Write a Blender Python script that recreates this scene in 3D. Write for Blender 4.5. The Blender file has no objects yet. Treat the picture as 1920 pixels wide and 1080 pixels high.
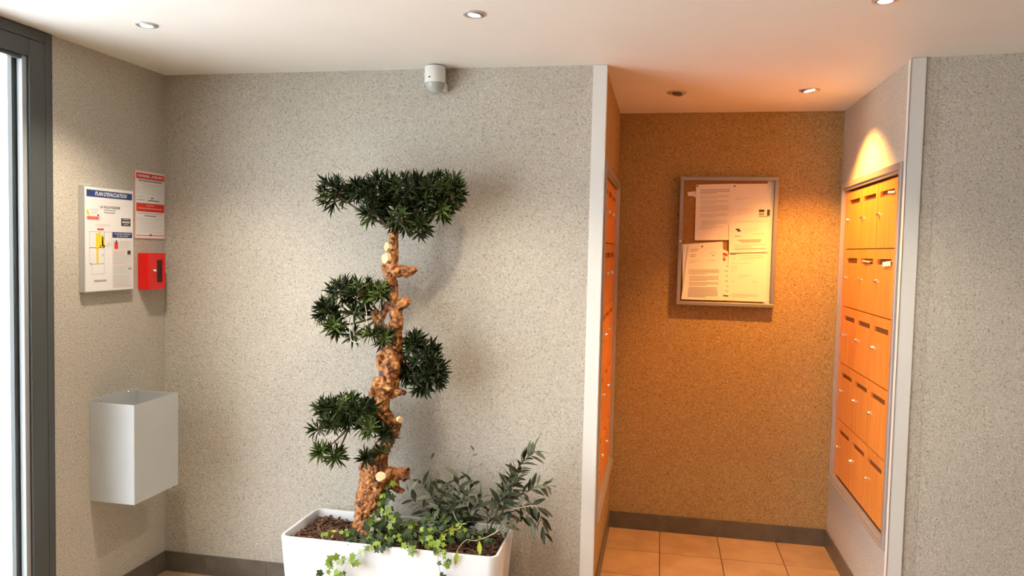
import bpy, bmesh, math, random
from mathutils import Vector, Matrix, noise, Euler
R = math.radians
random.seed(7)
SC = bpy.context.scene
COL = SC.collection

# ------------------------------------------------------------------ camera, sky, exposure
FPX, YAW, PITCH, ROLL, EYE = 1426.98, .1933, .0509, .0229, 1.68
FW = Vector((-math.sin(YAW)*math.cos(PITCH), math.cos(YAW)*math.cos(PITCH), -math.sin(PITCH)))
RT = Vector((math.cos(YAW), math.sin(YAW), 0))
UP = RT.cross(FW)
cr, sr = math.cos(ROLL), math.sin(ROLL)
cam_d = bpy.data.cameras.new('camera'); cam = bpy.data.objects.new('camera', cam_d); COL.objects.link(cam)
cam_d.sensor_width = 36; cam_d.lens = FPX/1920*36; cam_d.clip_start = .05
xr = RT*cr + UP*sr                 # right axis of the rolled image
yr = UP*cr - RT*sr
cam.matrix_world = Matrix(((xr.x, yr.x, -FW.x, 0), (xr.y, yr.y, -FW.y, 0), (xr.z, yr.z, -FW.z, EYE), (0, 0, 0, 1)))
SC.camera = cam

WORLD_STRENGTH = 10.5
w = bpy.data.worlds.new('sky'); SC.world = w; w.use_nodes = True
bg = w.node_tree.nodes['Background']; bg.inputs[0].default_value = (.90, .955, 1, 1); bg.inputs[1].default_value = WORLD_STRENGTH
HALL_LAMP = dict(col=(1, .84, .66), watt=58)
NICHE_LAMP = dict(col=(1, .43, .085), watt=160)
SC.view_settings.view_transform = 'Standard'; SC.view_settings.look = 'None'
SC.view_settings.exposure = 0.12; SC.view_settings.gamma = 1; SC.view_settings.use_curve_mapping = False

# surveyed room, metres
XL, D1, XN1, XN2, D2, ZC = -2.447, 3.416, -.270, .987, 4.616, 2.502
YR = -1.6           # rear glazed front
XR = 4.6
def at(px, py, ax, val):
    """point where the sight line through a measured photo point meets the plane axis=val"""
    a, b = px-960, py-540
    u = a*cr + b*sr; v = -a*sr + b*cr
    d = RT*(u/FPX) - UP*(v/FPX) + FW
    o = Vector((0, 0, EYE)); t = (val-o[ax])/d[ax]
    return o + d*t

# ------------------------------------------------------------------ materials
def mat(name, col, rough=.6, metal=0, spec=.5):
    m = bpy.data.materials.new(name); m.use_nodes = True
    b = m.node_tree.nodes['Principled BSDF']
    b.inputs['Base Color'].default_value = (*col, 1); b.inputs['Roughness'].default_value = rough
    b.inputs['Metallic'].default_value = metal; b.inputs['Specular IOR Level'].default_value = spec
    return m
def N(m, t, **k):
    n = m.node_tree.nodes.new(t)
    for a, b in k.items(): setattr(n, a, b)
    return n
def L(m, a, b): m.node_tree.links.new(a, b)
def noisy(name, c1, c2, scale, rough=.6, metal=0, bump=0, bdist=.002, stretch=(1, 1, 1), lo=.35, hi=.65, detail=4, rnd=0, spec=.5):
    m = mat(name, c1, rough, metal, spec); nt = m.node_tree; b = nt.nodes['Principled BSDF']
    tc = N(m, 'ShaderNodeTexCoord'); mp = N(m, 'ShaderNodeMapping'); mp.inputs['Scale'].default_value = stretch
    L(m, tc.outputs['Object'], mp.inputs[0])
    nz = N(m, 'ShaderNodeTexNoise'); nz.inputs['Scale'].default_value = scale; nz.inputs['Detail'].default_value = detail
    L(m, mp.outputs[0], nz.inputs['Vector'])
    r = N(m, 'ShaderNodeValToRGB'); e = r.color_ramp.elements
    e[0].position = lo; e[0].color = (*c1, 1); e[1].position = hi; e[1].color = (*c2, 1)
    L(m, nz.outputs['Fac'], r.inputs[0]); out = r.outputs[0]
    if rnd:
        oi = N(m, 'ShaderNodeObjectInfo'); mr = N(m, 'ShaderNodeMapRange')
        mr.inputs['To Min'].default_value = 1-rnd; mr.inputs['To Max'].default_value = 1+rnd
        L(m, oi.outputs['Random'], mr.inputs['Value'])
        hs = N(m, 'ShaderNodeHueSaturation'); L(m, out, hs.inputs['Color']); L(m, mr.outputs[0], hs.inputs['Value']); out = hs.outputs[0]
        ad = N(m, 'ShaderNodeVectorMath', operation='ADD'); L(m, tc.outputs['Object'], ad.inputs[0]); L(m, oi.outputs['Random'], ad.inputs[1]); L(m, ad.outputs[0], mp.inputs[0])
    L(m, out, b.inputs['Base Color'])
    if bump:
        bp = N(m, 'ShaderNodeBump'); bp.inputs['Strength'].default_value = bump; bp.inputs['Distance'].default_value = bdist
        L(m, nz.outputs['Fac'], bp.inputs['Height']); L(m, bp.outputs[0], b.inputs['Normal'])
    return m

def plaster(name, base, dark, light):
    """rough-cast wall coating: fine rounded grains, dark pits between them"""
    m = mat(name, base, .85, 0, .25); b = m.node_tree.nodes['Principled BSDF']
    g = N(m, 'ShaderNodeNewGeometry')
    n1 = N(m, 'ShaderNodeTexNoise'); n1.inputs['Scale'].default_value = 150; n1.inputs['Detail'].default_value = 2.5; n1.inputs['Distortion'].default_value = .6
    n2 = N(m, 'ShaderNodeTexNoise'); n2.inputs['Scale'].default_value = 55; n2.inputs['Detail'].default_value = 3
    n3 = N(m, 'ShaderNodeTexNoise'); n3.inputs['Scale'].default_value = 1.3; n3.inputs['Detail'].default_value = 3
    for n in (n1, n2, n3): L(m, g.outputs['Position'], n.inputs['Vector'])
    r = N(m, 'ShaderNodeValToRGB'); e = r.color_ramp.elements
    e[0].position = .27; e[0].color = (*dark, 1); e[1].position = .76; e[1].color = (*light, 1)
    k = e.new(.46); k.color = (*base, 1); k = e.new(.55); k.color = (*base, 1)
    L(m, n1.outputs['Fac'], r.inputs[0])
    mr = N(m, 'ShaderNodeMapRange'); mr.inputs['From Min'].default_value = .3; mr.inputs['From Max'].default_value = .7
    mr.inputs['To Min'].default_value = .93; mr.inputs['To Max'].default_value = 1.05; L(m, n3.outputs['Fac'], mr.inputs['Value'])
    hs = N(m, 'ShaderNodeHueSaturation'); L(m, r.outputs[0], hs.inputs['Color']); L(m, mr.outputs[0], hs.inputs['Value'])
    L(m, hs.outputs[0], b.inputs['Base Color'])
    ad = N(m, 'ShaderNodeMath', operation='MULTIPLY_ADD'); ad.inputs[1].default_value = .6
    L(m, n2.outputs['Fac'], ad.inputs[0]); L(m, n1.outputs['Fac'], ad.inputs[2])
    bp = N(m, 'ShaderNodeBump'); bp.inputs['Strength'].default_value = .8; bp.inputs['Distance'].default_value = .004
    L(m, ad.outputs[0], bp.inputs['Height']); L(m, bp.outputs[0], b.inputs['Normal'])
    return m

def glass_mat(name, tint=(1, 1, 1), ior=1.35):
    m = bpy.data.materials.new(name); m.use_nodes = True; nt = m.node_tree; nt.nodes.clear()
    o = N(m, 'ShaderNodeOutputMaterial'); t = N(m, 'ShaderNodeBsdfTransparent'); t.inputs[0].default_value = (*tint, 1)
    g = N(m, 'ShaderNodeBsdfGlossy'); g.inputs['Roughness'].default_value = .02
    f = N(m, 'ShaderNodeFresnel'); g2 = N(m, 'ShaderNodeNewGeometry'); mr = N(m, 'ShaderNodeMapRange'); mr.inputs['To Min'].default_value = ior; mr.inputs['To Max'].default_value = 1/ior
    L(m, g2.outputs['Backfacing'], mr.inputs['Value']); L(m, mr.outputs[0], f.inputs[0])
    x = N(m, 'ShaderNodeMixShader'); L(m, f.outputs[0], x.inputs[0]); L(m, t.outputs[0], x.inputs[1]); L(m, g.outputs[0], x.inputs[2]); L(m, x.outputs[0], o.inputs[0])
    return m
def emit(name, col, s):
    m = bpy.data.materials.new(name); m.use_nodes = True; nt = m.node_tree; nt.nodes.clear()
    o = N(m, 'ShaderNodeOutputMaterial'); e = N(m, 'ShaderNodeEmission'); e.inputs[0].default_value = (*col, 1); e.inputs[1].default_value = s
    L(m, e.outputs[0], o.inputs[0]); return m

M = {}
M['plaster'] = plaster('plaster', (.525, .487, .415), (.29, .26, .21), (.70, .66, .585))
M['plaster_ochre'] = plaster('ochre_plaster', (.41, .285, .13), (.17, .10, .04), (.62, .46, .25))
M['ceiling'] = noisy('ceiling_paint', (.87, .86, .83), (.89, .88, .85), 3, .55)
M['render'] = noisy('white_render', (.80, .80, .79), (.86, .86, .85), 60, .9, bump=.3)
M['tile'] = noisy('terracotta_beige_floor_tile', (.40, .255, .13), (.50, .335, .185), 7, .32, rnd=.06, bump=.05, detail=6)
M['grout'] = noisy('grout', (.10, .05, .025), (.14, .075, .04), 90, .9)
M['skirt'] = noisy('brown_grey_skirting_tile', (.105, .088, .068), (.14, .12, .095), 14, .38, rnd=.08)
M['skirt_grout'] = mat('skirting_grout', (.33, .29, .24), .9)
M['bead'] = mat('light_grey_bead', (.34, .37, .38), .5)
M['trim'] = mat('grey_white_trim', (.76, .755, .72), .42)
M['anthracite'] = noisy('anthracite_coating', (.062, .070, .070), (.070, .078, .078), 200, .38)
M['anthracite2'] = mat('anthracite_groove', (.035, .04, .04), .5)
M['alu'] = mat('satin_aluminium', (.62, .63, .64), .38, .75)
M['aludark'] = mat('grey_taupe_aluminium', (.36, .34, .33), .40, .55)
M['mbframe'] = mat('mailbox_surround_aluminium', (.50, .49, .49), .34, .55)
M['chrome'] = mat('chrome', (.85, .85, .85), .15, 1)
M['white'] = mat('white_plastic', (.80, .79, .75), .4)
M['lens'] = mat('grey_green_sensor_lens', (.42, .46, .42), .25)
M['black'] = mat('black', (.012, .012, .012), .5)
M['orange'] = noisy('orange_cherry_laminate', (.68, .235, .038), (.79, .305, .06), 5, .36, rnd=.05, stretch=(6, 6, .5), detail=5)
M['inner'] = mat('mailbox_interior', (.10, .045, .02), .7)
M['flap'] = mat('letter_flap', (.17, .07, .03), .45)
M['bin'] = noisy('grey_painted_steel', (.50, .525, .525), (.52, .54, .54), 4, .38)
M['planter'] = mat('white_glazed_planter', (.74, .755, .78), .28)
M['planter_in'] = mat('planter_inner', (.55, .53, .49), .5)
M['red'] = mat('red_enamel', (.72, .012, .010), .33)
M['redprint'] = mat('red_print', (.75, .03, .015), .5)
M['pinkprint'] = mat('pale_red_print', (.85, .42, .36), .5)
M['blue'] = mat('blue_print', (.025, .05, .19), .5)
M['yellow'] = mat('yellow_print', (.86, .66, .02), .5)
M['print'] = mat('dark_print', (.05, .045, .05), .6)
M['greyprint'] = mat('grey_print', (.40, .39, .38), .7)
M['lightprint'] = mat('light_grey_print', (.60, .585, .56), .7)
M['panelprint'] = mat('pale_grey_panel_print', (.70, .69, .67), .7)
M['paper'] = mat('white_paper', (.84, .82, .79), .7)
M['signface'] = mat('white_sign_face', (.82, .81, .80), .4)
M['cork'] = noisy('brown_cork', (.30, .15, .05), (.40, .21, .08), 120, .9)
M['glass'] = glass_mat('clear_glass')
M['glass_matt'] = glass_mat('anti_glare_glass', ior=1.12)
M['smoked'] = mat('dark_key_window', (.03, .006, .006), .12)
M['cable'] = mat('wire', (.65, .62, .52), .6)
M['soil'] = noisy('bark_soil', (.03, .016, .009), (.10, .05, .028), 45, .95, bump=.6, bdist=.006)
M['chip'] = noisy('bark_chip', (.08, .038, .020), (.22, .11, .06), 30, .9)
def leafm(name, a, b, rough=.5, trans=.15, scale=25):
    m = noisy(name, a, b, scale, rough, rnd=.22, lo=.3, hi=.7, detail=2, spec=.22)
    return m
M['needle'] = leafm('dark_green_needle_leaf', (.007, .015, .003), (.024, .042, .008))
M['needle2'] = leafm('mid_green_needle_leaf', (.045, .080, .014), (.10, .145, .03))
M['olive'] = leafm('grey_green_leaf', (.05, .062, .032), (.17, .185, .12))
M['olive_dark'] = leafm('dark_grey_green_leaf', (.012, .019, .008), (.038, .05, .022))
M['ivy'] = leafm('bright_green_ivy', (.12, .20, .018), (.26, .35, .05))
M['ivy_dark'] = leafm('dark_green_ivy', (.02, .04, .009), (.055, .085, .022))
M['ivy_pale'] = leafm('pale_green_ivy', (.26, .34, .17), (.42, .48, .30))
M['lime'] = leafm('lime_leaf', (.26, .33, .03), (.40, .45, .07))
M['stem'] = mat('brown_stem', (.10, .07, .035), .8)
M['palestem'] = mat('pale_stem', (.52, .46, .34), .7)
M['cut'] = noisy('pale_sawn_wood', (.62, .42, .22), (.74, .54, .31), 60, .7)
def bark():
    m = mat('orange_brown_bark', (.4, .15, .04), .5); b = m.node_tree.nodes['Principled BSDF']
    tc = N(m, 'ShaderNodeTexCoord')
    n = N(m, 'ShaderNodeTexNoise'); n.inputs['Scale'].default_value = 26; n.inputs['Detail'].default_value = 5; n.inputs['Distortion'].default_value = 1.2
    L(m, tc.outputs['Object'], n.inputs['Vector'])
    r = N(m, 'ShaderNodeValToRGB'); e = r.color_ramp.elements
    e[0].position = .38; e[0].color = (.06, .016, .005, 1); e[1].position = .68; e[1].color = (.60, .29, .085, 1)
    k = e.new(.50); k.color = (.33, .11, .02, 1)
    L(m, n.outputs['Fac'], r.inputs[0]); L(m, r.outputs[0], b.inputs['Base Color'])
    bp = N(m, 'ShaderNodeBump'); bp.inputs['Strength'].default_value = .9; bp.inputs['Distance'].default_value = .006
    L(m, n.outputs['Fac'], bp.inputs['Height']); L(m, bp.outputs[0], b.inputs['Normal'])
    return m
M['bark'] = bark()

# ------------------------------------------------------------------ mesh helpers
class MB:
    def __init__(s): s.v = []; s.f = []; s.mi = []
    def face(s, pts, mi=0):
        n = len(s.v); s.v += [tuple(p) for p in pts]; s.f.append(tuple(range(n, n+len(pts)))); s.mi.append(mi)
    def box(s, x0, x1, y0, y1, z0, z1, mi=0):
        n = len(s.v)
        s.v += [(x, y, z) for z in (z0, z1) for y in (y0, y1) for x in (x0, x1)]
        for q in ((0, 2, 3, 1), (4, 5, 7, 6), (0, 1, 5, 4), (2, 6, 7, 3), (0, 4, 6, 2), (1, 3, 7, 5)):
            s.f.append(tuple(n+i for i in q)); s.mi.append(mi)
    def tube(s, pts, rads, n=8, mi=0, cap=True):
        pts = [Vector(p) for p in pts]
        if not hasattr(rads, '__len__'): rads = [rads]*len(pts)
        rings = []; ref = None
        for i, p in enumerate(pts):
            t = (pts[min(i+1, len(pts)-1)]-pts[max(i-1, 0)]).normalized()
            if ref is None: ref = t.orthogonal().normalized()
            a = (ref - t*ref.dot(t)).normalized(); ref = a; b = t.cross(a)
            base = len(s.v)
            for k in range(n):
                th = 2*math.pi*k/n; s.v.append(tuple(p + (a*math.cos(th)+b*math.sin(th))*rads[i]))
            rings.append(base)
        for i in range(len(rings)-1):
            for k in range(n):
                s.f.append((rings[i]+k, rings[i]+(k+1) % n, rings[i+1]+(k+1) % n, rings[i+1]+k)); s.mi.append(mi)
        if cap:
            s.f.append(tuple(rings[0]+k for k in reversed(range(n)))); s.mi.append(mi)
            s.f.append(tuple(rings[-1]+k for k in range(n))); s.mi.append(mi)
    def lathe(s, prof, origin=(0, 0, 0), n=32, mi=0, rot=None):
        o = Vector(origin); rings = []
        for r, z in prof:
            base = len(s.v)
            for k in range(n):
                th = 2*math.pi*k/n; p = Vector((r*math.cos(th), r*math.sin(th), z))
                if rot: p = rot @ p
                s.v.append(tuple(o+p))
            rings.append(base)
        for i in range(len(rings)-1):
            for k in range(n):
                s.f.append((rings[i]+k, rings[i]+(k+1) % n, rings[i+1]+(k+1) % n, rings[i+1]+k)); s.mi.append(mi)
        s.f.append(tuple(rings[0]+k for k in reversed(range(n)))); s.mi.append(mi)
        s.f.append(tuple(rings[-1]+k for k in range(n))); s.mi.append(mi)
    def mesh(s, name, mats):
        me = bpy.data.meshes.new(name); me.from_pydata(s.v, [], s.f); me.update()
        for m in mats: me.materials.append(m)
        me.polygons.foreach_set('material_index', s.mi)
        bm = bmesh.new(); bm.from_mesh(me); bmesh.ops.recalc_face_normals(bm, faces=bm.faces); bm.to_mesh(me); bm.free()
        return me
    def build(s, name, mats, parent=None, smooth=False, bevel=0, origin=None, seg=2):
        if not isinstance(mats, (list, tuple)): mats = [mats]
        if origin is not None:
            o0 = Vector(origin); s.v = [tuple(Vector(p)-o0) for p in s.v]
        me = s.mesh(name, mats)
        o = obj(name, me, parent)
        if origin is not None: o.location = Vector(origin) - (parent_world(parent) if parent else Vector())
        elif parent is not None:
            o.location = -parent_world(parent)
        if smooth:
            me.polygons.foreach_set('use_smooth', [True]*len(me.polygons))
            try: me.set_sharp_from_angle(angle=R(40))
            except Exception: pass
        if bevel:
            b = o.modifiers.new('bevel', 'BEVEL'); b.width = bevel; b.segments = seg; b.limit_method = 'ANGLE'; b.angle_limit = R(40)
            me.polygons.foreach_set('use_smooth', [True]*len(me.polygons))
            b.harden_normals = True
        return o
def parent_world(p):
    v = Vector()
    while p is not None: v += p.location; p = p.parent
    return v
def obj(name, me, parent=None):
    o = bpy.data.objects.new(name, me); COL.objects.link(o)
    if parent is not None: o.parent = parent
    return o
def tag(o, label=None, cat=None, group=None, kind=None):
    if label: o['label'] = label
    if cat: o['category'] = cat
    if group: o['group'] = group
    if kind: o['kind'] = kind
    return o
def thing(name, label, cat, loc, group=None):
    o = bpy.data.objects.new(name, None); o.empty_display_size = .05; COL.objects.link(o); o.location = loc
    return tag(o, label, cat, group)
def struct(mb, name, m, **k):
    return tag(mb.build(name, m, **k), kind='structure')
def text_mesh(s, size, shear=0, bold=0, align='CENTER', width=None):
    c = bpy.data.curves.new('t', 'FONT'); c.body = s; c.size = size; c.shear = shear; c.offset = bold
    c.align_x = align; c.align_y = 'CENTER'; c.resolution_u = 2
    o = bpy.data.objects.new('t', c); COL.objects.link(o)
    dg = bpy.context.evaluated_depsgraph_get(); dg.update()
    me = bpy.data.meshes.new_from_object(o.evaluated_get(dg))
    bpy.data.objects.remove(o)
    if width:
        xs = [v.co.x for v in me.vertices]; k = width/(max(xs)-min(xs))
        for v in me.vertices: v.co.x *= k
    return me

# ------------------------------------------------------------------ structure
T = .12
b = MB(); b.box(XL-.2, XR+.2, YR-.1, D2+.2, -.12, -.006)
floor = struct(b, 'floor', M['grout'])
b = MB(); b.box(XL-.2, XR+.2, YR-.1, D2+.2, ZC, ZC+.15)
struct(b, 'ceiling', M['ceiling'])
# back wall of the hall
b = MB(); b.box(XL-.19, XN1, D1, D1+T, 0, ZC)
struct(b, 'wall_back', M['plaster'])
b = MB(); b.box(XL-.188, XL, 2.70, D1, 0, ZC); struct(b, 'wall_left', [M['plaster']])
# white outer face of the left wall's end (the reveal seen through the glass)
b = MB(); b.box(XL-.20, XL-.066, 2.690, 2.70, -.1, ZC); b.box(XL-.20, XL-.188, 2.70, 3.3, -.1, ZC); struct(b, 'trim_3', M['render'])
# niche walls, with the openings for the mailbox banks
MBY0, MBY1, MBZ0, MBZ1 = 3.50, 4.52, .445, 2.058
def pierced(x0, x1, name):
    b = MB()
    ya, yb = D1+.002, D2
    if x0 < 0: ya = D1+T
    b.box(x0, x1, ya, MBY0 if MBY0 > ya else ya+.001, 0, ZC); b.box(x0, x1, MBY1, yb, 0, ZC)
    b.box(x0, x1, max(MBY0, ya), MBY1, 0, MBZ0); b.box(x0, x1, max(MBY0, ya), MBY1, MBZ1, ZC)
    return struct(b, name, M['plaster'] if x0 > 0 else M['plaster_ochre'])
pierced(XN2, XN2+.10, 'wall_niche_right')
pl = pierced(XN1-.10, XN1, 'wall_niche_left')
b = MB(); b.box(XN1-.1, XN2+.1, D2, D2+T, 0, ZC); struct(b, 'wall_niche_back', M['plaster_ochre'])
# wall right of the niche, very slightly turned towards the room
b = MB()
p = [(XN2+.03, 3.428), (2.3, 3.267), (2.3, 3.60), (XN2+.03, 3.60)]
b.face([(x, y, 0) for x, y in reversed(p)]); b.face([(x, y, ZC) for x, y in p])
for i in range(4):
    a, c = p[i], p[(i+1) % 4]; b.face([(*a, 0), (*c, 0), (*c, ZC), (*a, ZC)])
struct(b, 'wall_right', M['plaster'])
b = MB(); b.box(2.3, XR+T, 3.267, 3.39, 0, ZC); struct(b, 'wall_right_rear', M['plaster'])
b = MB(); b.box(XR, XR+T, YR, 3.267, 0, ZC); struct(b, 'wall_far_right', M['plaster'])

# corner trims of the niche opening
b = MB(); b.box(-.324, -.268, D1-.005, D1-.0005, 0, ZC-.001); b.box(-.2695, -.262, D1-.005, D1+.03, 0, ZC-.001)
struct(b, 'trim_1', M['trim'], bevel=.0015)
b = MB(); b.box(.979, 1.037, D1-.004, D1+.012, 0, ZC-.001); b.box(.979, .9865, D1-.004, D1+.045, 0, ZC-.001)
struct(b, 'trim_2', M['trim'], bevel=.004)

# skirting tiles
def skirting(name, pts, zb=.1, phase=0, pitch=.3335):
    """pts: (start, end, side normal) in plan, tiles of one pitch"""
    a, c, nrm = Vector(pts[0]), Vector(pts[1]), Vector(pts[2])
    d = (c-a); ln = d.length; d.normalize()
    bb = MB(); q = [a, c, c+nrm*.006, a+nrm*.006]
    for z in (0, zb-.004):
        bb.face([(p.x, p.y, z) for p in q])
    for i in range(4): u, v = q[i], q[(i+1) % 4]; bb.face([(u.x, u.y, 0), (v.x, v.y, 0), (v.x, v.y, zb-.004), (u.x, u.y, zb-.004)])
    base = struct(bb, name, M['skirt_grout'])
    s = -phase
    while s < ln:
        t0, t1 = max(s, 0)+.001, min(s+pitch, ln)-.001
        if t1-t0 > .01:
            m = MB(); p0, p1 = a+d*t0, a+d*t1; q = [p0+nrm*.001, p1+nrm*.001, p1+nrm*.010, p0+nrm*.010]
            m.face([(p.x, p.y, .0005) for p in q]); m.face([(p.x, p.y, zb) for p in q])
            for i in range(4): u, v = q[i], q[(i+1) % 4]; m.face([(u.x, u.y, .0005), (v.x, v.y, .0005), (v.x, v.y, zb), (u.x, u.y, zb)])
            m.build('baseboard_tile', M['skirt'], base, bevel=.0015)
        s += pitch
skirting('baseboard_back', ((XL, D1), (-.324, D1), (0, -1)), phase=.10)
skirting('baseboard_left', ((XL, 2.70), (XL, D1-.011), (1, 0)), phase=.05)
skirting('baseboard_right', ((1.045, 3.4225), (2.29, 3.2685), (-.123, -.992)), phase=.1)
skirting('baseboard_niche_back', ((XN1, D2), (XN2, D2), (0, -1)), phase=.0215)
skirting('baseboard_niche_right', ((XN2, 3.47), (XN2, D2-.011), (-1, 0)), phase=.19)
skirting('baseboard_niche_left', ((XN1, 3.45), (XN1, D2-.011), (1, 0)), phase=.19)

# floor tiles
PT = .3335; X0 = .041; Y0 = 4.272
full = None
def tile_mesh(x0, x1, y0, y1):
    m = MB(); hx, hy = (x1-x0)/2, (y1-y0)/2
    m.box(-hx, hx, -hy, hy, -.006, 0); return m.mesh('floor_tile', [M['tile']])
nt_ = 0
for i in range(-8, 11):
    for j in range(-12, 2):
        x0, y0 = X0+i*PT+.0025, Y0+j*PT+.0025; x1, y1 = x0+PT-.005, y0+PT-.005
        cx = (x0+x1)/2
        if y1 < D1-.02+.0 or (y0 < D1-.02):
            if XN1 < cx < XN2 or y1 < D1: lim_y = 99
        xa, xb, ya, yb = max(x0, XL+.001), min(x1, 3.6), max(y0, YR), min(y1, D2-.001)
        if y0 >= D1-.02:            # inside the niche
            xa, xb = max(xa, XN1+.001), min(xb, XN2-.001)
        elif y1 > D1:               # row that passes under the corner line
            if x1 <= XN1 or x0 >= XN2: yb = D1-.001
            else: xa2, xb2 = max(xa, XN1+.001), min(xb, XN2-.001); xa, xb = xa2, xb2
        if xb-xa < .02 or yb-ya < .02: continue
        if abs(xb-xa-(PT-.005)) < 1e-5 and abs(yb-ya-(PT-.005)) < 1e-5:
            if full is None: full = tile_mesh(x0, x1, y0, y1)
            me = full
        else: me = tile_mesh(xa, xb, ya, yb)
        o = obj('floor_tile', me, floor); o.location = ((xa+xb)/2, (ya+yb)/2, 0); nt_ += 1

# ------------------------------------------------------------------ glazed door on the left, further glazing towards the viewer
def glazed_frame(name, n, y1, width, x=XL):
    """aluminium glazed leaf in the left wall; y1 is its far end"""
    root = bpy.data.objects.new(name, None); COL.objects.link(root); root.location = (x, y1, 0); tag(root, kind='structure')
    y0 = y1-width
    def part(nm, bx, m, bev=.002):
        b = MB()
        for q in bx: b.box(*q)
        return b.build(nm, m, root, bevel=bev)
    X0_, X1_ = x-.062, x+.006
    part('jamb', [(X0_, X1_, y1-.036, y1, 0, ZC-.002)], M['anthracite'])
    part('jamb', [(X0_, X1_, y0, y0+.036, 0, ZC-.002)], M['anthracite'])
    part('head', [(X0_, X1_, y0+.036, y1-.036, ZC-.045, ZC-.002)], M['anthracite'])
    part('stile', [(X0_+.004, X1_+.004, y1-.118, y1-.040, .012, ZC-.047)], M['anthracite'], .004)
    part('stile', [(X0_+.004, X1_+.004, y0+.040, y0+.118, .012, ZC-.047)], M['anthracite'], .004)
    part('top_rail', [(X0_+.004, X1_+.004, y0+.118, y1-.118, ZC-.115, ZC-.047)], M['anthracite'], .004)
    part('bottom_rail', [(X0_+.004, X1_+.004, y0+.118, y1-.118, .012, .11)], M['anthracite'], .004)
    g = part('gasket', [(X0_+.02, X1_-.03, y1-.041, y1-.035, .012, ZC-.045)], M['anthracite2'], 0)
    # bright glazing bead, then the dark outer rebate
    tag(part('glazing_bead', [(x-.030, x-.003, y1-.140, y1-.118, .11, ZC-.115)], M['bead'], .003), 'light grey aluminium bead beside the glass')
    part('glazing_bead', [(x-.030, x-.003, y0+.118, y0+.140, .11, ZC-.115)], M['bead'], .003)
    part('glazing_bead', [(x-.030, x-.003, y0+.140, y1-.140, ZC-.130, ZC-.115)], M['anthracite'], .003)
    part('rebate', [(x-.055, x-.034, y1-.158, y1-.118, .11, ZC-.115)], M['anthracite2'], .002)
    part('rebate', [(x-.055, x-.034, y0+.118, y0+.158, .11, ZC-.115)], M['anthracite2'], .002)
    part('glass_pane', [(x-.034, x-.030, y0+.118, y1-.118, .11, ZC-.115)], M['glass'], 0)
    return root
glazed_frame('door_1', 1, 2.697, 1.05)
glazed_frame('window_1', 2, 1.645, 1.62)
b = MB(); b.box(XL-.188, XL, YR, .022, 0, ZC); struct(b, 'wall_left_rear', M['plaster'])
b = MB(); b.box(XL, XR, YR-.06, YR+.06, 0, ZC); struct(b, 'wall_rear', M['plaster'])

# outside: paving and a white garden wall
b = MB(); b.box(-14, 8, -14, 12, -.25, -.13); g_ = struct(b, 'ground_outside', M['render'])
for i in range(6):
    for j in range(9):
        x0, y0 = -5.6+i*.5, 1.2+j*.5
        if x0+.5 > XL-.22: continue
        m = MB(); m.box(x0+.004, x0+.496, y0+.004, y0+.496, -.13, -.09-.003*((i*7+j*3) % 3)); m.build('paving_slab', M['render'], g_, bevel=.004)
b = MB(); b.box(-5.6, -3.55, 3.72, 3.9, -.13, 3.2); struct(b, 'wall_outside', M['render'])

# ------------------------------------------------------------------ recessed ceiling lights
def downlight(x, y, label, lamp, on=True, tilt=(0, 0), k=1.0):
    t = thing('ceiling_downlight', label, 'ceiling light', (x, y, ZC), 'recessed ceiling lights')
    b = MB(); b.lathe([(r_*k, z_) for r_, z_ in [(.0405, 0), (.0405, -.003), (.037, -.0055), (.031, -.0045), (.0295, -.001), (.0295, 0)]], (x, y, ZC-.0002), 40)
    b.build('trim_ring', M['alu'], t, smooth=True)
    rot = Matrix.Rotation(R(tilt[0]), 3, 'X') @ Matrix.Rotation(R(tilt[1]), 3, 'Y')
    b = MB(); b.lathe([(r_*k, z_) for r_, z_ in [(.029, .001), (.029, -.002), (.0265, -.0045), (.0245, -.003)]], (x, y, ZC-.0025), 36, rot=rot)
    b.build('swivel_ring', M['alu'], t, smooth=True)
    b = MB(); b.lathe([(r_*k, z_) for r_, z_ in [(.0243, -.001), (.020, -.0035), (.008, -.0048)]], (x, y, ZC-.0025), 32, rot=rot)
    b.build('lamp_glass', M['glow_hall' if lamp is HALL_LAMP else 'glow_niche'] if on else M['lamp_off'], t, smooth=True)
    if on:
        l = bpy.data.lights.new('lamp_light', 'SPOT'); l.energy = lamp['watt']; l.color = lamp['col']; l.spot_size = R(lamp.get('cone', 118)); l.spot_blend = lamp.get('blend', .75); l.shadow_soft_size = .022
        o = bpy.data.objects.new('lamp_light', l); COL.objects.link(o); o.parent = t; o.location = (0, 0, -.018); o.rotation_euler = (0, R(-lamp.get('aim', 0)), 0)
M['glow_hall'] = emit('lit_lamp_glass', (1, .93, .82), 30)
M['glow_niche'] = emit('lit_warm_lamp_glass', (1, .72, .38), 30)
M['lamp_off'] = mat('unlit_lamp_glass', (.12, .09, .07), .35)
NICHE_LAMP['cone'] = 108; NICHE_LAMP['blend'] = .6; NICHE_LAMP['aim'] = 6
downlight(-1.952, 2.618, 'lit round downlight in the ceiling nearest the dark glazed door frame', HALL_LAMP)
downlight(-.673, 2.636, 'lit round downlight in the ceiling in front of the white corner sensor', HALL_LAMP, tilt=(0, 6))
downlight(.673, 2.652, 'lit round downlight cut by the top edge of the picture', HALL_LAMP)
downlight(.049, 4.036, 'unlit round downlight in the niche ceiling above the notice board', NICHE_LAMP, on=False, tilt=(-14, 8), k=1.25)
downlight(.690, 4.022, 'lit round downlight glowing orange in the niche ceiling beside the right mailboxes', NICHE_LAMP, tilt=(0, -12), k=1.25)

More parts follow.
